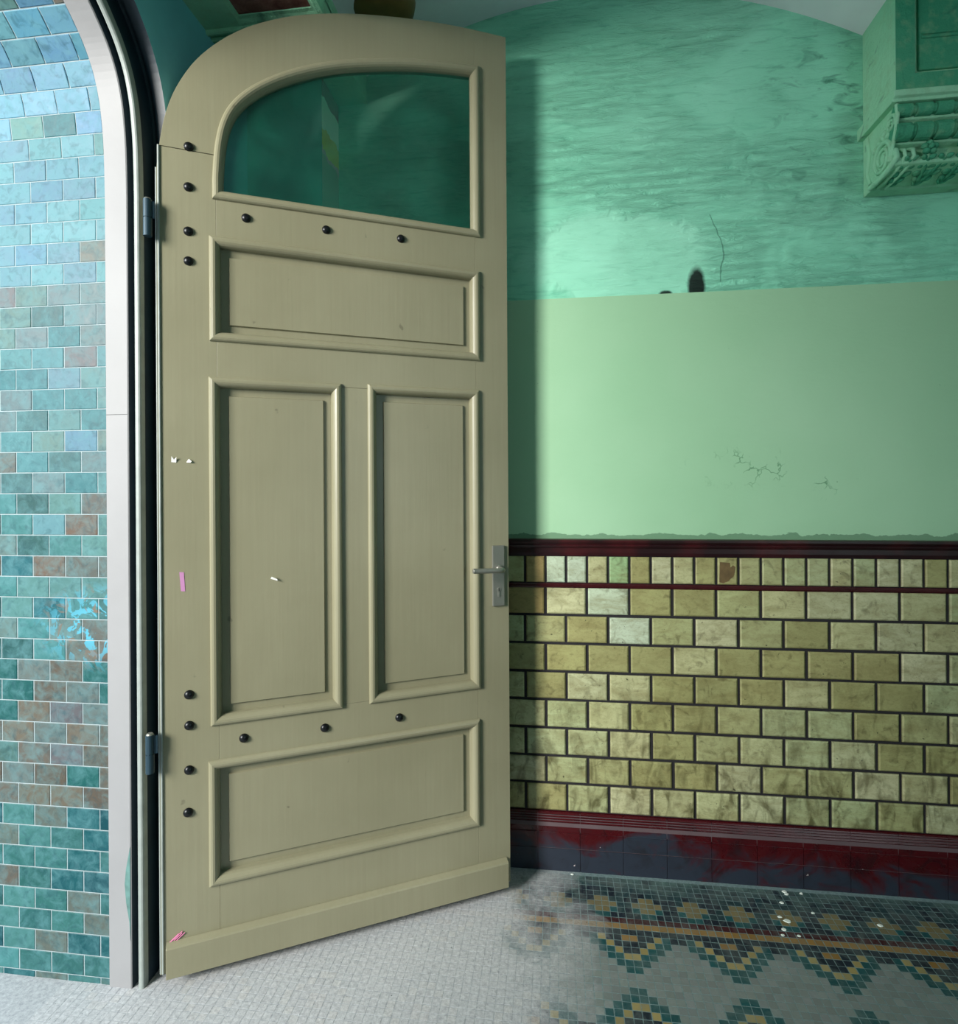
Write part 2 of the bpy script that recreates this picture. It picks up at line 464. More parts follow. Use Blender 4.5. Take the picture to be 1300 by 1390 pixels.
# dado tiles
g = MB(); g.box(-.785, S1, WALL_N - .004, WALL_N + .01, .16, 1.12)
g.build('dado_grout', GROUTD, wall_back)
def tile_box(mb, s0, s1, z0, z1, n0, th, bev, c):
    f = n0 - th
    vs = [(s0, n0, z0), (s1, n0, z0), (s1, n0, z1), (s0, n0, z1),
          (s0, f + bev*.7, z0), (s1, f + bev*.7, z0), (s1, f + bev*.7, z1), (s0, f + bev*.7, z1),
          (s0+bev, f, z0+bev), (s1-bev, f, z0+bev), (s1-bev, f, z1-bev), (s0+bev, f, z1-bev)]
    fs = [(8, 9, 10, 11)] + [(4+i, 4+(i+1) % 4, 8+(i+1) % 4, 8+i) for i in range(4)] + [(i, (i+1) % 4, 4+(i+1) % 4, 4+i) for i in range(4)]
    mb.add(vs, fs, 0, c)
pal = [lin(182, 182, 138), lin(168, 170, 122), lin(188, 188, 150), lin(160, 158, 108), lin(172, 180, 136)]
PALE = lin(186, 200, 176)
t = MB()
rows = [.889, .790, .691, .593, .494, .397, .301]
P2 = .1435
def jig(c, k=.07): q = 1 + R.uniform(-k, k); return tuple(x*q*(1 + R.uniform(-.02, .02)) for x in c)
k0 = -6
for i in range(2*k0, 48):
    s0 = -.033 + i*P2/2
    if s0 + P2/2 < -.78 or s0 > S1 - .1: continue
    c = jig(R.choice(pal))
    if i in (0, 1): c = jig(PALE, .03)
    if i == 3: c = lin(150, 184, 136)
    if i == -1: c = lin(168, 146, 98)
    gp = .009
    tile_box(t, s0 + gp/2 + .001, s0 + P2/2 - gp/2 + .001, 1.004, 1.094, WALL_N - .003, .008, .004, c)
for r in range(8):
    zt = .984 if r == 0 else rows[r-1] - .0048
    zb = (rows[r] + .0048) if r < 7 else .207
    for i in range(k0, 25):
        s0 = -.033 + (i + (.5 if r % 2 else 0))*P2
        if s0 + P2 < -.78 or s0 > S1 - .15: continue
        c = jig(R.choice(pal))
        if (r, i) in ((0, 1), (1, 1)): c = jig(PALE, .03)
        if (r, i) == (0, -1): c = lin(156, 138, 90)
        j = lambda: R.uniform(-.0008, .0008)
        tile_box(t, s0 + .0048 + j(), s0 + P2 - .0048 + j(), zb + j(), zt + j(), WALL_N - .003, .008 + j(), .0045, c)
t.build('dado_tiles', DADO, wall_back, cols=True)
# broken glaze on one small tile of the top row
bk = MB()
outl = [(0, 0), (.012, -.003), (.03, .004), (.036, .012), (.046, .02), (.05, .036), (.052, .052), (.044, .058), (.036, .05), (.034, .066), (.002, .068)]
bk.prism(outl, lambda p, q: (-.033 + 4*P2 + .010 + p[0] - .0, WALL_N - .0108 - .0009*q, 1.012 + p[1]))
bk.build('broken_tile_patch', simple('bare_clay', lin(96, 78, 48), .85, var=.25, scale=40), wall_back)
# thin maroon strip and the dark cap rail
st = MB(); x = S0
st.prism([(-.0, .984), (-.010, .985), (-.013, .990), (-.013, .996), (-.010, 1.001), (0, 1.002)], lambda p, q: (-.785 + q*(S1 + .785), WALL_N + p[0], p[1]))
st.build('ledge_strip', MAROON, wall_back, smooth=False)
def rail_mat():
    M = Mat('dark_oxblood_rail', .3, .5)
    M.color(M.mix(M.ramp(M.noise(7, detail=6), [(.5, 0), (.72, .8)]), lin(34, 12, 16), lin(74, 22, 26)))
    M.bump(M.noise(30), .001, .4); return M.m
cap = MB()
prof = [(0, 1.096), (-.012, 1.097), (-.014, 1.108), (-.014, 1.124), (-.019, 1.128), (-.022, 1.133), (-.019, 1.137), (-.022, 1.141), (-.026, 1.146), (-.026, 1.153), (-.020, 1.156), (0, 1.156)]
cap.prism(prof, lambda p, q: (-.785 + q*(S1 + .785), WALL_N + p[0], p[1]))
trim_1 = cap.build('trim_1', rail_mat(), None, HALL, 'structure')
# plinth of oxblood tiles: ribbed top, a ledge, two plain courses
pl = MB()
PB = .1459
ribs = [(-.003, .203), (-.010, .202)]
for q in range(4):
    z = .199 - q*.009
    ribs += [(-.014, z), (-.0155, z - .003), (-.014, z - .006), (-.0115, z - .0075)]
lowp = ribs + [(-.013, .160), (-.0145, .1355), (-.0165, .1345), (-.0172, .1335), (-.0165, .1325), (-.016, .131)]
i = -5
gp = .0008
while .082 + i*PB < S1 - .2:
    s0 = .082 + i*PB; i += 1
    if s0 < -.79: continue
    pr = lowp + [(-.016, .079), (-.003, .079)]
    pl.prism(pr, lambda p, q: (s0 + gp + q*(PB - 2*gp), WALL_N + p[0], p[1]))
    pl.prism([(-.003, .0765), (-.016, .0765), (-.017, .0), (-.003, .0)], lambda p, q: (s0 + gp + q*(PB - 2*gp), WALL_N + p[0], p[1]))
base = pl.build('baseboard_back', PLINTH, None, HALL, 'structure')
pg = MB(); pg.box(-.785, S1, WALL_N - .0135, WALL_N, 0, .198)
pg.build('plinth_grout', PGROUT, base)

# ------------------------------------------------------------------ floor
SOUTF = -1.62
f = MB(); f.box(SOUTF, 3.4, -3.2, 2.3, -.1, -.0001)
floor = f.build('floor', FGROUT, None, HALL, 'structure')
PF = .0233
NAVY, TEAL, RED, OCH, TAN, CREAM, WHITE, DGR, GREY = (lin(30, 44, 58), lin(34, 92, 96), lin(76, 30, 36), lin(164, 126, 68), lin(140, 126, 86), lin(180, 162, 106), lin(146, 154, 152), lin(42, 70, 76), lin(66, 88, 92))
fm = MB()
def mosaic(i, j):
    d = abs(((i + .5 - 0) % 6) - 3)        # 0.5 1.5 2.5 from a flower's axis
    if j < 0: return GREY
    if j <= 3: return R.choice([DGR, DGR, NAVY, GREY]) if j > 0 else R.choice([GREY, DGR])
    if j == 4: return R.choice([DGR, NAVY, DGR])
    if j in (5, 7): return TAN if d < 1 else (TEAL if (j == 7 and d < 2) else R.choice([NAVY, DGR, NAVY]))
    if j == 6: return TAN if d < 2 else R.choice([NAVY, DGR])
    if j == 8: return TEAL if d < 1 else NAVY
    if j == 9: return RED
    if j == 10: return OCH
    if j == 11: return NAVY
    q = j - 12
    per = 14
    qq = q % per
    if qq >= 7: qq = 13 - qq
    e = abs(((i + .5) % 12) - 6)           # .5 .. 5.5 from the light triangle's axis
    if q >= 40: return R.choice([GREY, WHITE, GREY])
    if e < qq: return WHITE
    if e < qq + 1.2: return TEAL if qq else NAVY
    if e < qq + 2: return TEAL
    if e < qq + 3: return CREAM
    if e > 5 and qq == 0: return OCH
    return NAVY
for j in range(-1, 58):
    nc = 1.833 + (10 - j)*PF
    if nc + PF/2 > WALL_N - .012: continue
    for i in range(-66, 84):
        s0 = .2133 + i*PF          # a flower's axis runs on a joint
        if s0 > 2.1 or s0 < -1.35: continue
        if (nc < 1.3 and s0 < -1.04): continue
        c = tuple(x*.72 for x in jig(mosaic(i, j), .14))
        q = .0011; jt = lambda: R.uniform(-.0006, .0006)
        dz = R.uniform(.0001, .0004); hi = PF/2 - q
        a = (s0 + q + jt(), s0 + PF - q + jt(), nc - hi + jt(), nc + hi + jt())
        fm.add([(a[0], a[2], dz), (a[1], a[2], dz), (a[1], a[3], dz), (a[0], a[3], dz), (a[0], a[2], -.003), (a[1], a[2], -.003), (a[1], a[3], -.003), (a[0], a[3], -.003)],
               [(0, 1, 2, 3), (0, 4, 5, 1), (1, 5, 6, 2), (2, 6, 7, 3), (3, 7, 4, 0)], 0, c)
fm.build('mosaic_tesserae', MOSAIC, floor, cols=True, fix=False)

# ------------------------------------------------------------------ doorway wall, reveal and frame
SW = -1.05          # hall face of the doorway wall
dw = MB()
O = .058
edge = [(p[0] + q[0]*O, p[1] + q[1]*O) for p, q in zip(arch, arch_n)]
top = 3.3
poly = [(SW, n, z) for n, z in edge]
for a, b2 in zip(edge[:-1], edge[1:]):
    if abs(a[0] - b2[0]) < 1e-6: continue
    dw.add([(SW, a[0], a[1]), (SW, b2[0], b2[1]), (SW, b2[0], top), (SW, a[0], top)], [(0, 1, 2, 3)])
dw.add([(SW, edge[0][0], 0), (SW, WALL_N, 0), (SW, WALL_N, top), (SW, edge[0][0], top)], [(0, 1, 2, 3)])
dw.add([(SW, edge[-1][0], 0), (SW, -3.2, 0), (SW, -3.2, top), (SW, edge[-1][0], top)], [(0, 1, 2, 3)])
wall_left = dw.build('wall_left', TEALW, None, HALL, 'structure')
SOUT = -1.62
arch_sweep([(SOUT, .0028), (-1.197, .0028), (-1.197, .25), (SOUT, .25)], 'reveal_bed', GROUTW, wall_left, closed=True)
# reveal tiles laid along the jamb and round the soffit
cum = [0.]
for a, b2 in zip(arch[:-1], arch[1:]): cum.append(cum[-1] + math.hypot(b2[0]-a[0], b2[1]-a[1]))
def at_len(u):
    u = max(0, min(u, cum[-1] - 1e-6))
    for k in range(len(cum)-1):
        if cum[k+1] >= u:
            tt = (u - cum[k])/(cum[k+1] - cum[k]) if cum[k+1] > cum[k] else 0
            p = (arch[k][0] + (arch[k+1][0]-arch[k][0])*tt, arch[k][1] + (arch[k+1][1]-arch[k][1])*tt)
            q = (arch_n[k][0] + (arch_n[k+1][0]-arch_n[k][0])*tt, arch_n[k][1] + (arch_n[k+1][1]-arch_n[k][1])*tt)
            return p, q
def reveal_colour(z):  # paler, bluer tiles higher up: sky haze is partly put into the colour
    A = [lin(96, 156, 184), lin(86, 148, 172), lin(108, 162, 188), lin(96, 144, 178)]
    B = [lin(110, 170, 190), lin(118, 180, 194), lin(104, 160, 190), lin(114, 164, 186), lin(106, 176, 186)]
    Cc = [lin(104, 162, 166), lin(120, 150, 156), lin(72, 128, 132), lin(128, 128, 134), lin(88, 160, 170), lin(112, 156, 152), lin(62, 140, 150)]
    D = [lin(104, 162, 160), lin(42, 122, 134), lin(52, 112, 112), lin(124, 128, 122), lin(84, 158, 160), lin(120, 150, 146), lin(136, 116, 100)]
    Ee = [lin(128, 122, 112), lin(42, 118, 116), lin(124, 138, 136), lin(134, 126, 112), lin(96, 136, 130), lin(120, 110, 98)]
    Fq = [lin(36, 112, 120), lin(66, 134, 132), lin(84, 150, 148), lin(30, 96, 108), lin(120, 132, 124), lin(58, 124, 122)]
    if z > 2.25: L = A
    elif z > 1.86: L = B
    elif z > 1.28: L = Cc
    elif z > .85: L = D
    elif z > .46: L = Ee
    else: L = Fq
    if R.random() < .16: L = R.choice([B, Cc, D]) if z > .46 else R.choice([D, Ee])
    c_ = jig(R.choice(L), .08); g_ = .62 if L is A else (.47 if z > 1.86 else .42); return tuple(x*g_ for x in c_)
jt_ = MB(); PV = .0553*KJ; PH = .0955*KJ
u = EYE + (1.218 - EYE)*KJ - math.floor((EYE + (1.218 - EYE)*KJ)/PV + 1)*PV
row = 0
while u < cum[-1]:
    ua, ub = u + .0012, u + PV - .0012
    if ub > 0.01:
        (pa, na), (pb, nb) = at_len(max(ua, 0)), at_len(ub)
        e = -1.197
        off = -1.2747 + (PH if (row - 23) % 2 == 0 else PH*.5)
        s_hi = off
        ss = []
        while s_hi > -1.202: s_hi -= PH
        s_list = [(s_hi, -1.1975)]
        while s_hi > SOUT + .02:
            s_list.append((max(s_hi - PH, SOUT), s_hi)); s_hi -= PH
        for a, b2 in s_list:
            if b2 - a < .006: continue
            q = .0011 + R.uniform(0, .0004); c = reveal_colour(pa[1])
            d = R.uniform(-.0005, .0005); bv = .0015
            def P(s, p, nn, o): return (s, p[0] + nn[0]*o, p[1] + nn[1]*o)
            A0, A1 = a + q, b2 - (q if b2 < -1.199 else 0)
            mid = lambda p1, p2, f_: (p1[0] + (p2[0]-p1[0])*f_, p1[1] + (p2[1]-p1[1])*f_)
            fa = bv/PV
            pa2, pb2 = mid(pa, pb, fa), mid(pa, pb, 1-fa)
            vs = [P(A0, pa, na, .008), P(A1, pa, na, .008), P(A1, pb, nb, .008), P(A0, pb, nb, .008),
                  P(A0, pa, na, .0024), P(A1, pa, na, .0024), P(A1, pb, nb, .0024), P(A0, pb, nb, .0024),
                  P(A0+bv, pa2, na, .0015 + d), P(A1-bv, pa2, na, .0015 - d), P(A1-bv, pb2, nb, .0015 - d*.5), P(A0+bv, pb2, nb, .0015 + d*.6)]
            jt_.add(vs, [(8, 9, 10, 11)] + [(4+i, 4+(i+1) % 4, 8+(i+1) % 4, 8+i) for i in range(4)] + [(i, (i+1) % 4, 4+(i+1) % 4, 4+i) for i in range(4)], 0, c)
    u += PV; row += 1
jt_.build('reveal_tiles', JAMB, wall_left, cols=True)
# outer face of the doorway wall, so the passage is a real opening
ow = MB()
e2 = [(p[0] + q[0]*.25, p[1] + q[1]*.25) for p, q in zip(arch, arch_n)]
for a, b2 in zip(e2[:-1], e2[1:]):
    if abs(a[0] - b2[0]) < 1e-6: continue
    ow.add([(SOUT, a[0], a[1]), (SOUT, b2[0], b2[1]), (SOUT, b2[0], top), (SOUT, a[0], top)], [(0, 1, 2, 3)])
ow.add([(SOUT, e2[0][0], 0), (SOUT, WALL_N + .2, 0), (SOUT, WALL_N + .2, top), (SOUT, e2[0][0], top)], [(0, 1, 2, 3)])
ow.add([(SOUT, e2[-1][0], 0), (SOUT, -3.2, 0), (SOUT, -3.2, top), (SOUT, e2[-1][0], top)], [(0, 1, 2, 3)])
ow.build('outer_face', CEIL, wall_left)

# the frame: pale band, groove, bead, rebate
fr_root = arch_sweep([(-1.1955, .24), (-1.1965, .0), (-1.195, -.003), (-1.1325, -.003), (-1.1298, -.001)], 'doorframe', BAND, None, 'structure')
arch_sweep([(-1.1298, -.001), (-1.1295, .036), (-1.1115, .036)], 'frame_groove', FRAMED, fr_root)  # takes in the band's return face; its dark colour stands in for shade
arch_sweep([(-1.1145, .036), (-1.1145, .004), (-1.1125, .0008), (-1.109, -.001), (-1.1025, -.001), (-1.099, .001), (-1.0975, .005), (-1.0985, .02)], 'frame_bead', BEADW, fr_root)
arch_sweep([(-1.0985, .02), (-1.1000, .070), (-1.094, .072), (-1.084, .072), (-1.078, O), (SW + .002, O)], 'frame_rebate', FRAMED, fr_root)
# hairline joints where two lengths of the band and of the bead meet
jn = MB()
jn.box(-1.1945, -1.1330, JN - .0032, JN + .002, 1.5385, 1.540)
jn.build('band_joint', DARKSTEEL, fr_root)
# a spot of bare green where the band is knocked off near its foot
ck = MB()
ck.prism([(0, 0), (-.003, .05), (-.012, .10), (-.016, .15), (-.012, .19), (-.003, .235), (0, .25)], lambda p, q: (-1.1324 + p[0], JN - .0032 - .0006*q, .13 + p[1]))
ck.build('chipped_edge', simple('chipped_teal', lin(84, 120, 116), .7, var=.3, scale=30), fr_root)

# ------------------------------------------------------------------ ceiling, beam and pier
v = MB()
NS = 28
SA, SB = -.67, 1.02
pts = [(SA + (SB - SA)*k/NS) for k in range(NS+1)]
polyc = [(s, vz(s)) for s in pts] + [(SB, 3.4), (SA, 3.4)]
v.prism(polyc, lambda p, q: (p[0], WALL_N if q == 0 else -3.2, p[1]))
v.box(1.0, 1.5, -3.2, WALL_N, 3.12, 3.4); v.box(1.45, 3.4, -3.2, WALL_N, 3.05, 3.4); v.box(SW - .9, SA, -3.2, WALL_N, 3.0, 3.4)
ceiling = v.build('ceiling', CEIL, None, HALL, 'structure')
# rib along the doorway wall with a sunk soffit panel
bm_ = MB()
ZB = 2.742
c0, c1, n0, n1 = -.935, -.685, 1.655, .55
def frame_ring(mb, z, outer, inner, z2):
    o = [(outer[0], outer[2]), (outer[1], outer[2]), (outer[1], outer[3]), (outer[0], outer[3])]
    i_ = [(inner[0], inner[2]), (inner[1], inner[2]), (inner[1], inner[3]), (inner[0], inner[3])]
    vs = [(a, b_, z) for a, b_ in o] + [(a, b_, z2) for a, b_ in i_]
    mb.add(vs, [(k, (k+1) % 4, 4 + (k+1) % 4, 4 + k) for k in range(4)])
bm_.box(SW, -.67, -.7, WALL_N, ZB + .05, 3.1)
frame_ring(bm_, ZB, (SW, -.67, -.7, WALL_N), (c0, c1, n1, n0 + .02), ZB)
frame_ring(bm_, ZB, (c0, c1, n1, n0 + .02), (c0 + .006, c1 - .006, n1 + .01, n0 + .008), ZB + .004)
frame_ring(bm_, ZB + .004, (c0 + .006, c1 - .006, n1 + .01, n0 + .008), (c0 + .012, c1 - .012, n1 + .02, n0 - .004), ZB + .004)
frame_ring(bm_, ZB + .004, (c0 + .012, c1 - .012, n1 + .02, n0 - .004), (c0 + .016, c1 - .016, n1 + .03, n0 - .01), ZB + .010)
bm_.add([(-.67, -.7, ZB), (-.67, WALL_N, ZB), (-.67, WALL_N, ZB + .06), (-.67, -.7, ZB + .06)], [(0, 1, 2, 3)])
beam = bm_.build('beam', CORBELM, None, HALL, 'structure', fix=True)
bp_ = MB(); bp_.box(c0 + .012, c1 - .012, n1 + .02, n0 - .005, ZB + .006, ZB + .052)
bp_.build('soffit_panel', COFFER, beam)
bs = MB()
for dn, rr in ((.038, .010), (.066, .008)):
    bs.tube((SW, n0 + dn, ZB - .001), (-.67, n0 + dn, ZB - .001), rr, seg=10)
bs.build('soffit_moulding', CORBELM, beam)
pr_ = MB(); pr_.box(SW, -.779, WALL_N - .157, WALL_N, 0, ZB)
pr_.build('pillar', PIER, None, HALL, 'structure')

# ------------------------------------------------------------------ carved corbel on the right with its panelled pier
E_ = empty('carved_corbel', HALL @ Matrix.Translation((1.25, WALL_N, 2.285)))
CL = Matrix.Translation((-1.25, -WALL_N, -2.285))
tag(E_, 'carved green plaster corbel with scroll and leaves below a panelled pier', 'corbel')
CS0, CS1 = 1.015, 1.50
def N(d): return WALL_N - d
pp = MB()
D = .19
px0, px1, pz0 = 1.068, 1.44, 2.558
pp.box(CS0, CS1, N(D - .03), N(0), 2.505, 3.35)
ring = [(CS0, 2.505), (CS1, 2.505), (CS1, 3.35), (CS0, 3.35)]; rin = [(px0, pz0), (px1, pz0), (px1, 3.25), (px0, 3.25)]
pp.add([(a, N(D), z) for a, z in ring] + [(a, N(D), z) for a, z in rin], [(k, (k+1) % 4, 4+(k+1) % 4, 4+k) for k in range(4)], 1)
pp.add([(a, N(D), z) for a, z in ring] + [(a, N(D - .03), z) for a, z in ring], [(k, (k+1) % 4, 4+(k+1) % 4, 4+k) for k in range(4)])
rin2 = [(px0 + .006, pz0 + .006), (px1 - .006, pz0 + .006), (px1 - .006, 3.244), (px0 + .006, 3.244)]
pp.add([(a, N(D), z) for a, z in rin] + [(a, N(D - .026), z) for a, z in rin2], [(k, (k+1) % 4, 4+(k+1) % 4, 4+k) for k in range(4)])
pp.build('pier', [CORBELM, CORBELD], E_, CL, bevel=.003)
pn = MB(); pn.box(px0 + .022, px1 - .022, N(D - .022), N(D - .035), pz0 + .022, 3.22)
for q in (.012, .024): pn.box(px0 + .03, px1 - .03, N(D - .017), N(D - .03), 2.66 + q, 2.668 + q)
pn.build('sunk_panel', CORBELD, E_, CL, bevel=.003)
ab = MB()
ab.prism([(0, 2.505), (.198, 2.505), (.216, 2.497), (.216, 2.480), (.206, 2.476), (.206, 2.468), (0, 2.468)], lambda p, q: (CS0 - p[0]*0 - (.018 if q == 0 else -.0), N(p[0]), p[1]) if q == 0 else (CS1, N(p[0]), p[1]))
ab.build('abacus', CORBELM, E_, CL, bevel=.002)
bd = MB()
bd.prism([(0, 2.47), (.185, 2.47), (.185, 2.425), (.172, 2.42), (.172, 2.36), (.145, 2.352), (.145, 2.325), (.178, 2.318), (.170, 2.300), (.120, 2.292), (.052, 2.287), (.045, 2.283), (0, 2.283)], lambda p, q: (CS0 + q*(CS1 - CS0), N(p[0]), p[1]))
bd.build('console_block', CORBELM, E_, CL, bevel=.003)
# two runs of bead-and-reel
rl = MB()
for zc, r0, d in ((2.449, .019, .188), (2.389, .026, .180)):
    s = CS0 - .002; k = 0
    while s < CS1 - .01:
        L = .042 if k % 2 == 0 else .010
        rr = r0 if k % 2 == 0 else r0*.78
        s1 = min(s + L, CS1)
        rl.tube((s, N(d), zc), (s1, N(d), zc), rr, seg=18)
        s = s1 + .0015; k += 1
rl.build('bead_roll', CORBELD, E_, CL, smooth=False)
# spiral volute on the side facing the hall's daylight
vo = MB()
def spiral(cd, cz, r_out, turns, thick, s_off):
    path = []; rads = []
    for k in range(61):
        a = k/60*turns*2*PI; r_ = r_out*(1 - .82*k/60)
        path.append((CS0 - s_off, N(cd + r_*math.cos(a - .6)), cz + r_*math.sin(a - .6))); rads.append(thick*(1 - .55*k/60))
    vo.sweep(path, r=rads, seg=8)
spiral(.118, 2.345, .052, 2.3, .0085, .002)
spiral(.168, 2.425, .026, 1.7, .006, .002)
vo.sweep([(CS0 - .001, N(.168), 2.31), (CS0 - .001, N(.172), 2.35), (CS0 - .001, N(.19), 2.39), (CS0 - .001, N(.20), 2.43), (CS0 - .001, N(.195), 2.465)], r=.006)
vo.sweep([(CS0 - .001, N(.03), 2.46), (CS0 - .001, N(.045), 2.40), (CS0 - .001, N(.03), 2.34), (CS0 - .001, N(.05), 2.30)], r=.007)
vo.blob((CS0, N(.118), 2.345), (.006, .012, .012))
for q in range(7):
    a = R.uniform(0, 6.3); r_ = R.uniform(.02, .05)
    vo.blob((CS0 - .001, N(.07 + .1*R.random()), 2.39 + .06*R.random()), (.007, .012, .008), Matrix.Rotation(R.uniform(-1, 1), 3, 'X'))
vo.build('volute', CORBELM, E_, CL, smooth=True)
# curved band that the leaves grow from
lb = MB()
for s in (CS0 + .006, CS0 + .03, CS0 + .054):
    lb.sweep([(s, N(.150), 2.352), (s, N(.176), 2.338), (s, N(.182), 2.318), (s - .006, N(.150), 2.297), (s - .012, N(.10), 2.287), (s - .016, N(.06), 2.284)], r=.006 if s > CS0 + .01 else .009, seg=8)
lb.build('scroll_band', CORBELM, E_, CL, smooth=True)
# leaf sprays and rosettes along the underside
def leaf(mb, s, ang, L=.105):
    """a lobed acanthus leaf curling over the sloped underside, from the front edge back to the wall"""
    dx = math.sin(ang)
    def at(t_): return Vector((s + dx*L*t_, N(.176 - .118*t_), 2.314 - .026*t_ - .010*math.sin(PI*t_)))
    mb.sweep([at(q/8) for q in range(9)], r=[.0085 - .006*abs(q/8 - .15) for q in range(9)], seg=8)
    for t_, w_ in ((.02, .013), (.22, .019), (.45, .020), (.68, .015), (.88, .009)):
        for sg in (-1, 1):
            c_ = at(t_); c_.x += sg*w_*.75; c_.z += .001
            mb.blob(c_, (w_*.62, .016, .0075), Matrix.Rotation(sg*.55, 3, 'Z'), 10, 6)
for k in range(9):
    lf = MB(); leaf(lf, 1.062 + k*.048, (0, .32, -.32)[k % 3], .105 if k % 3 == 0 else .085)
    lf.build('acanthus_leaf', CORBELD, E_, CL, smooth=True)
for s in (1.115, 1.215, 1.315, 1.415):
    rs = MB()
    for k in range(5):
        a = k*2*PI/5 + .3
        rs.blob((s + .015*math.cos(a), N(.176), 2.342 + .013*math.sin(a)), (.011, .01, .009), None, 8, 5)
    rs.blob((s, N(.184), 2.342), (.008, .009, .008), None, 8, 5)
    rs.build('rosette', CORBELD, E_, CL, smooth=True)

# ------------------------------------------------------------------ lamp on the vault
LP = (-.545, 1.85)
Lp = empty('ceiling_lamp', HALL @ Matrix.Translation((LP[0], LP[1], vz(LP[0]))))
tag(Lp, 'dark olive brown rounded lamp on the ceiling just above the arched door top', 'lamp')
zl = vz(LP[0])
lm = MB()
prof = [(0, 0), (.05, .001), (.088, .010), (.106, .030), (.111, .055), (.108, .075), (.085, .079)]
seg = 32
vs = [(r*math.cos(2*PI*i/seg), r*math.sin(2*PI*i/seg), z - .046) for r, z in prof for i in range(seg)]
lm.add(vs, [(j*seg+i, j*seg+(i+1) % seg, (j+1)*seg+(i+1) % seg, (j+1)*seg+i) for j in range(len(prof)-1) for i in range(seg)])
lm.build('lamp_shade', LAMPM, Lp, smooth=True)
lr = MB(); lr.tube((0, 0, .03), (0, 0, .075), .075, seg=32); lr.build('mounting_plate', IRON, Lp)

# ------------------------------------------------------------------ the door leaf
HP = Vector((-.862, 1.579, 0))
DM = Matrix.Translation(HP) @ Matrix.Rotation(THD, 4, 'Z')
Dr = empty('door_leaf', DM)
tag(Dr, 'tall taupe panelled wooden door leaf with arched top and glazed upper light, standing open', 'door', kind='thing')
DT = .052; W = 1.026; ZF = .036
def darc(a):
    for (a0, z0), (a1, z1) in zip(DTOP[:-1], DTOP[1:]):
        if a0 <= a <= a1: return z0 + (z1 - z0)*(a - a0)/(a1 - a0 + 1e-9)
    return DTOP[-1][1]
DTOP = dense(DOOR_TOP); WTOP = dense(WIN_TOP)
def slab(name, poly, c0=0, c1=DT, mat=PAINT, bevel=.0007, label=None, parent=None):
    mb = MB(); mb.prism(poly, lambda p, q: (p[0], c0 if q == 0 else c1, p[1]))
    o = mb.build(name, mat, parent or Dr, None, bevel=bevel)
    if label: o['label'] = label
    return o
rect = lambda a0, a1, z0, z1: [(a0, z0), (a1, z0), (a1, z1), (a0, z1)]
JZ = 2.262
# stiles, rails, arched head; openings: glass, one wide, two tall, one wide
AI, AO = .148, .915       # opening edges
ZW0 = 2.158
left_low = [p for p in DTOP if p[1] < JZ]
def aj(z):
    for (a0, z0), (a1, z1) in zip(DTOP[:-1], DTOP[1:]):
        if z0 <= z <= z1: return a0 + (a1-a0)*(z - z0)/(z1 - z0 + 1e-9)
    return 0
slab('hinge_stile', [(0, ZF), (AI, ZF), (AI, JZ - .001)] + [(aj(JZ - .001), JZ - .001)] + [p for p in reversed(left_low)])
WIN_IN = [(a + .010, z - .012) for a, z in WTOP]      # edge of the glazed opening, under the moulding
def wz(a):
    for (a0, z0), (a1, z1) in zip(WIN_IN[:-1], WIN_IN[1:]):
        if a0 <= a <= a1: return z0 + (z1-z0)*(a - a0)/(a1 - a0 + 1e-9)
    return WIN_IN[-1][1]
head = [(aj(JZ + .001), JZ + .001)] + [p for p in DTOP if p[1] > JZ + .004 and p[0] < AO] + [(AO, darc(AO))]
inner = [(a, z) for a, z in WIN_IN if a < AO and z > JZ + .003 and a > AI - .001]
head += [(AO, wz(AO))] + list(reversed(inner)) + [(AI, JZ + .001)]
slab('arched_head', head)
slab('lock_stile', [(AO + .0003, ZF), (W, ZF)] + [(a, z) for a, z in reversed(DTOP) if a > AO] + [(AO + .0003, darc(AO))])
for (z0, z1) in ((2.030, ZW0), (1.638, 1.756), (.580, .694), (ZF, .252)):
    slab('rail', rect(AI + .0004, AO, z0, z1))
slab('mullion', rect(.476, .574, .6945, 1.6375))
# mouldings: mitred sweeps round each opening
MP = [(0, 0), (.0005, .0035), (.002, .0065), (.005, .0095), (.010, .0112), (.0155, .0105), (.0205, .0075), (.0245, .003), (.0275, -.004), (.029, -.019)]
def offset(poly, d):
    n = len(poly); out = []
    for i in range(n):
        p0, p1, p2 = Vector(poly[i-1]), Vector(poly[i]), Vector(poly[(i+1) % n])
        d1 = (p1-p0).normalized(); d2 = (p2-p1).normalized()
        n1 = Vector((-d1.y, d1.x)); n2 = Vector((-d2.y, d2.x))
        m = (n1 + n2); m = m/max(.2, (1 + n1.dot(n2)))
        out.append(tuple(p1 + m*d))
    return out
def moulding(poly):
    """poly counter-clockwise seen from the hall (a right, z up)"""
    mb = MB(); n = len(poly); vs = []
    for d, c in MP: vs += [(p[0], -c, p[1]) for p in offset(poly, d)]
    # back of the strip
    fs = []
    for k in range(len(MP)-1):
        for i in range(n): fs.append((k*n+i, k*n+(i+1) % n, (k+1)*n+(i+1) % n, (k+1)*n+i))
    mb.add(vs, fs)
    return mb.build('panel_moulding', PAINT, Dr)
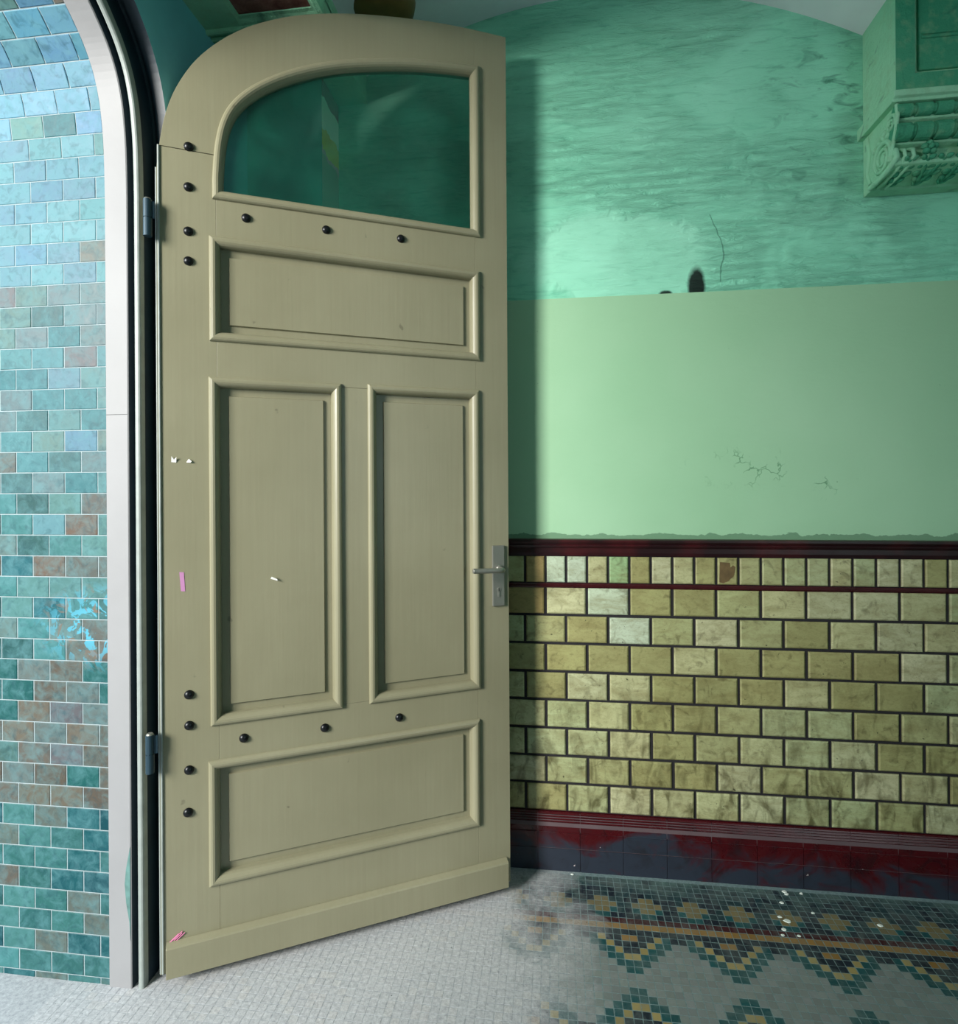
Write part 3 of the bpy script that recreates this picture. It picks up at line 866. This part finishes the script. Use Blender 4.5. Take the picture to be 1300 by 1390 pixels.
def panel(outer):
    a0, a1, z0, z1 = outer
    moulding(rect(a0, a1, z0, z1))
    mb = MB()
    i0 = .016
    mb.box(a0 + i0, a1 - i0, .0175, .034, z0 + i0, z1 - i0)
    fo = [(a0 + .050, z0 + .049), (a1 - .050, z0 + .049), (a1 - .050, z1 - .049), (a0 + .050, z1 - .049)]
    fi = [(a0 + .0525, z0 + .0515), (a1 - .0525, z0 + .0515), (a1 - .0525, z1 - .0515), (a0 + .0525, z1 - .0515)]
    mb.add([(a, .0177, z) for a, z in fo] + [(a, .0110, z) for a, z in fi], [(k, (k+1) % 4, 4+(k+1) % 4, 4+k) for k in range(4)] + [(4, 5, 6, 7)])
    return mb.build('panel', PAINT, Dr)
PAN = [(.130, .929, 1.746, 2.037), (.127, .487, .684, 1.648), (.564, .925, .686, 1.652), (.121, .920, .243, .589)]
for q in PAN: panel(q)
winpoly = [(.139, 2.139), (.932, 2.146)] + list(reversed(WTOP))
moulding(winpoly)
gp_ = offset(winpoly, .012)
gm = MB(); gm.prism(gp_, lambda p, q: (p[0], .014 if q == 0 else .018, p[1]))
gl_ = gm.build('window_pane', GLASS, Dr); gl_['label'] = 'dusty dark teal glass of the arched upper light'
# bead on the hinge edge, kick board
eb = MB(); eb.sweep([(.0075, -.001, z) for z in (ZF + .002, 1., 2., JZ)], r=.0032, seg=8); eb.sweep([(.0015, .002, z) for z in (ZF + .002, 1., 2., JZ - .06)], r=.0025, seg=8)
eb.build('edge_bead', BEADW, Dr, smooth=True)
kb = MB(); kb.prism([(.0, .031), (-.019, .031), (-.0195, .1095), (-.017, .1135), (-.003, .1200), (0, .1205)], lambda p, q: (.016 + q*.996, p[0], p[1]))
kb.build('kick_board', PAINT, Dr, bevel=.001)
# coach bolts
bolts = [(.081, 2.272), (.080, 2.162), (.079, 2.041), (.079, 1.960), (.226, 2.100), (.446, 2.100), (.670, 2.106), (.074, .778), (.074, .694), (.073, .573), (.070, .458), (.212, .638), (.433, .633), (.656, .631)]
bme = None
for a, z in bolts:
    if bme is None:
        bb = MB(); sg = 18
        pr2 = [(.0128, 0), (.0125, .002), (.0105, .0055), (.0065, .0085), (0.0005, .0095)]
        bb.add([(r_*math.cos(2*PI*i/sg), -c, r_*math.sin(2*PI*i/sg)) for r_, c in pr2 for i in range(sg)], [(j*sg+i, j*sg+(i+1) % sg, (j+1)*sg+(i+1) % sg, (j+1)*sg+i) for j in range(len(pr2)-1) for i in range(sg)])
        o = bb.build('bolt_head', BOLT, Dr, Matrix.Translation((a, 0, z)), smooth=True); bme = o.data
    else:
        link('bolt_head', bme, Dr, Matrix.Translation((a, 0, z)))
# lock plate, lever, keyhole
lp = MB(); lp.box(.9655, 1.0085, -.0085, 0, .949, 1.147)
plate = lp.build('lock_plate', STEEL, Dr, bevel=.0025); plate['label'] = 'satin steel backplate'
lv = MB()
lv.tube((.987, -.008, 1.072), (.987, -.020, 1.072), .0125, .0115, seg=20)
path = [(.987, -.018, 1.072), (.987, -.040, 1.072), (.985, -.047, 1.072), (.980, -.052, 1.072), (.970, -.0545, 1.072), (.955, -.055, 1.0725), (.884, -.055, 1.075)]
lv.sweep(path, r=.0083, seg=14)
lv.tube((.884, -.055, 1.075), (.881, -.055, 1.075), .0083, .0075, seg=14)
lv.build('lever', STEEL, plate, smooth=True)
kh = MB(); kh.tube((.987, -.0083, 1.004), (.987, -.0105, 1.004), .0065, seg=18); kh.box(.9835, .9905, -.0105, -.0083, .980, 1.001)
kh.build('lock_cylinder', STEEL, plate, bevel=.0006)
ks = MB(); ks.box(.9862, .9878, -.0109, -.0100, .999, 1.0085); ks.build('key_slot', DARKSTEEL, plate)
# hinge knuckles
for (z0, z1, a) in ((2.007, 2.104, -.0165), (.589, .690, -.0185)):
    h = MB(); zm = (z0 + z1)/2
    h.tube((a, -.017, zm + .001), (a, -.017, z1), .0105, seg=18); h.tube((a, -.017, z0), (a, -.017, zm - .001), .0105, seg=18)
    h.tube((a, -.017, zm - .002), (a, -.017, zm + .002), .0085, seg=18)
    h.box(a, .0, -.020, -.014, zm, z1 - .004); 
    ho = h.build('hinge', IRON, Dr); ho['label'] = 'dark iron hinge barrel'
    cp = MB(); cp.tube((a, -.017, z1), (a, -.017, z1 + .004), .0095, .007, seg=18); cp.build('hinge_cap', STEEL, ho)
# scraps and marks stuck on the paint
tp = MB(); tp.prism([(.056, 1.061), (.066, 1.060), (.063, 1.112), (.052, 1.113)], lambda p, q: (p[0], -.0008*q, p[1]))
tp.build('tape_scrap', TAPE_P, Dr)['label'] = 'pink tape strip'
def scrap(pts, c0=0.): 
    mb = MB(); mb.add([(a, -c, z) for a, c, z in pts], [tuple(range(len(pts)))])
    o = mb.build('paper_scrap', PAPER, Dr, fix=False); s_ = o.modifiers.new('t', 'SOLIDIFY'); s_.thickness = .0006; o['label'] = 'torn white paper scrap'
scrap([(.034, .001, 1.411), (.046, .001, 1.410), (.047, .006, 1.424), (.041, .002, 1.419), (.035, .005, 1.427)])
scrap([(.071, .001, 1.411), (.081, .004, 1.410), (.084, .006, 1.413), (.077, .003, 1.420)])
scrap([(.285, -.004, 1.080), (.304, -.004, 1.073), (.303, -.003, 1.078), (.288, -.002, 1.086)])
pk = MB()
for q in range(7):
    a = .030 + R.uniform(0, .022); z = .124 + R.uniform(-.004, .012)
    pk.sweep([(a - .010, -.0024, z - .006), (a + .010, -.0024, z + .006 + R.uniform(-.003, .004))], r=.0011, seg=5)
pk.build('crayon_mark', PINK, Dr)['label'] = 'pink crayon scribble'

# ------------------------------------------------------------------ paint chips on the mosaic
chips = [(.743, 2.050, .0065), (.745, 2.038, .006), (.794, 2.047, .005), (.715, 1.9935, .0065), (.6846, 1.928, .0055), (.702, 1.912, .0095), (.676, 1.875, .007), (.665, 1.8505, .005), (.793, 1.957, .005), (.7115, 1.853, .0045), (.973, 1.926, .007), (.053, 2.055, .0045)]
cl = ['white paint chip on the dark mosaic close to the plinth, above its twin flake', 'white paint chip just below the topmost flake on the dark mosaic', 'thin pale paint chip beside the plinth, right of the paired flakes', 'narrow white paint flake lying mid mosaic between plinth and flower border', 'small white flake left of the biggest chip on the mosaic', 'biggest white paint chip, lying among the dark mosaic flowers', 'white paint chip just above the maroon mosaic row', 'tiny white chip lying on the maroon mosaic row, first of two', 'thin white flake beside a tan mosaic flower', 'tiny white chip lying on the maroon mosaic row, second of two', 'pale flat flake farthest along the mosaic from the door', 'small white crumb at the plinth foot nearest the door']
for (s, n, r_), lb_ in zip(chips, cl):
    k = 7; ph = R.uniform(0, 6)
    pts = [(r_*R.uniform(.6, 1.15)*math.cos(ph + 2*PI*i/k)*1.25, r_*R.uniform(.6, 1.15)*math.sin(ph + 2*PI*i/k), 0) for i in range(k)]
    mb = MB(); mb.prism([(p[0], p[1]) for p in pts], lambda p, q: (p[0]*(1 - .15*q), p[1]*(1 - .15*q), .0004 + q*.0022))
    o = mb.build('paint_chip', CHIP, None, HALL @ Matrix.Translation((s, n, 0)))
    tag(o, lb_, 'paint chip', 'paint chips on the mosaic floor')

# ------------------------------------------------------------------ the rest of the hall (behind and beside the camera)
rw = MB(); rw.box(3.4, 3.55, -3.2, WALL_N + .2, 0, 3.3); rw.build('wall_right', PLASTER, None, HALL, 'structure')
fw = MB(); fw.box(-1.05, 3.4, -3.35, -3.2, 0, 3.3); fw.build('wall_front', PLASTER, None, HALL, 'structure')

# ------------------------------------------------------------------ light
def hallpt(s, n, z): return HALL @ Vector((s, n, z))
def area(name, pos, target, sx, sy, power, rgb):
    L = bpy.data.lights.new(name, 'AREA'); L.shape = 'RECTANGLE'; L.size = sx; L.size_y = sy; L.energy = power; L.color = rgb
    o = bpy.data.objects.new(name, L); col.objects.link(o)
    p = hallpt(*pos); q = hallpt(*target)
    o.location = p; o.rotation_euler = (q - p).to_track_quat('-Z', 'Y').to_euler(); return o
area('street_daylight', (-3.6, -2.7, 2.8), (-.2, 1.9, 1.5), 1.5, 2.0, 600, (1., .97, .90))
area('hall_fill', (2.3, -1.6, 1.7), (.8, 1.9, 3.0), 1.2, 1.4, 14, (.78, .96, 1.))  # added fill to lift the upper wall and ceiling; no window stands here
# daylight portal in the open doorway
Lp_ = bpy.data.lights.new('doorway_portal', 'AREA'); Lp_.shape = 'RECTANGLE'; Lp_.size = 2.5; Lp_.size_y = 2.75; Lp_.cycles.is_portal = True
Lo = bpy.data.objects.new('doorway_portal', Lp_); col.objects.link(Lo)
Lo.location = hallpt(SOUT - .01, .17, 1.38); Lo.rotation_euler = (hallpt(1, .17, 1.38) - hallpt(0, .17, 1.38)).to_track_quat('-Z', 'Z').to_euler()
W_ = bpy.data.worlds.new('overcast_sky'); scene.world = W_; W_.use_nodes = True
bg = W_.node_tree.nodes['Background']; bg.inputs[0].default_value = (.56, .80, 1, 1); bg.inputs[1].default_value = 1.5
gr = MB(); gr.box(-14, SOUT, -14, 10, -.2, -.06); gr.build('street_ground', simple('street_asphalt', lin(92, 96, 98), .9), None, HALL, 'structure')

# ------------------------------------------------------------------ camera
cam = bpy.data.cameras.new('camera'); co = bpy.data.objects.new('camera', cam); col.objects.link(co)
cam.sensor_fit = 'HORIZONTAL'; cam.sensor_width = 36; cam.lens = 800/1300*36
cam.shift_y = -35/1300; cam.clip_start = .02
co.matrix_world = Matrix.Translation((0, 0, EYE)) @ Matrix.Rotation(PI/2, 4, 'X') @ Matrix.Rotation(math.radians(-.35), 4, 'Z')
scene.camera = co
scene.view_settings.view_transform = 'Standard'; scene.view_settings.look = 'None'
scene.view_settings.gamma = 1; scene.view_settings.exposure = .12; scene.view_settings.use_curve_mapping = False
scene.cycles.use_denoising = True
scene.cycles.max_bounces = 8; scene.cycles.diffuse_bounces = 4
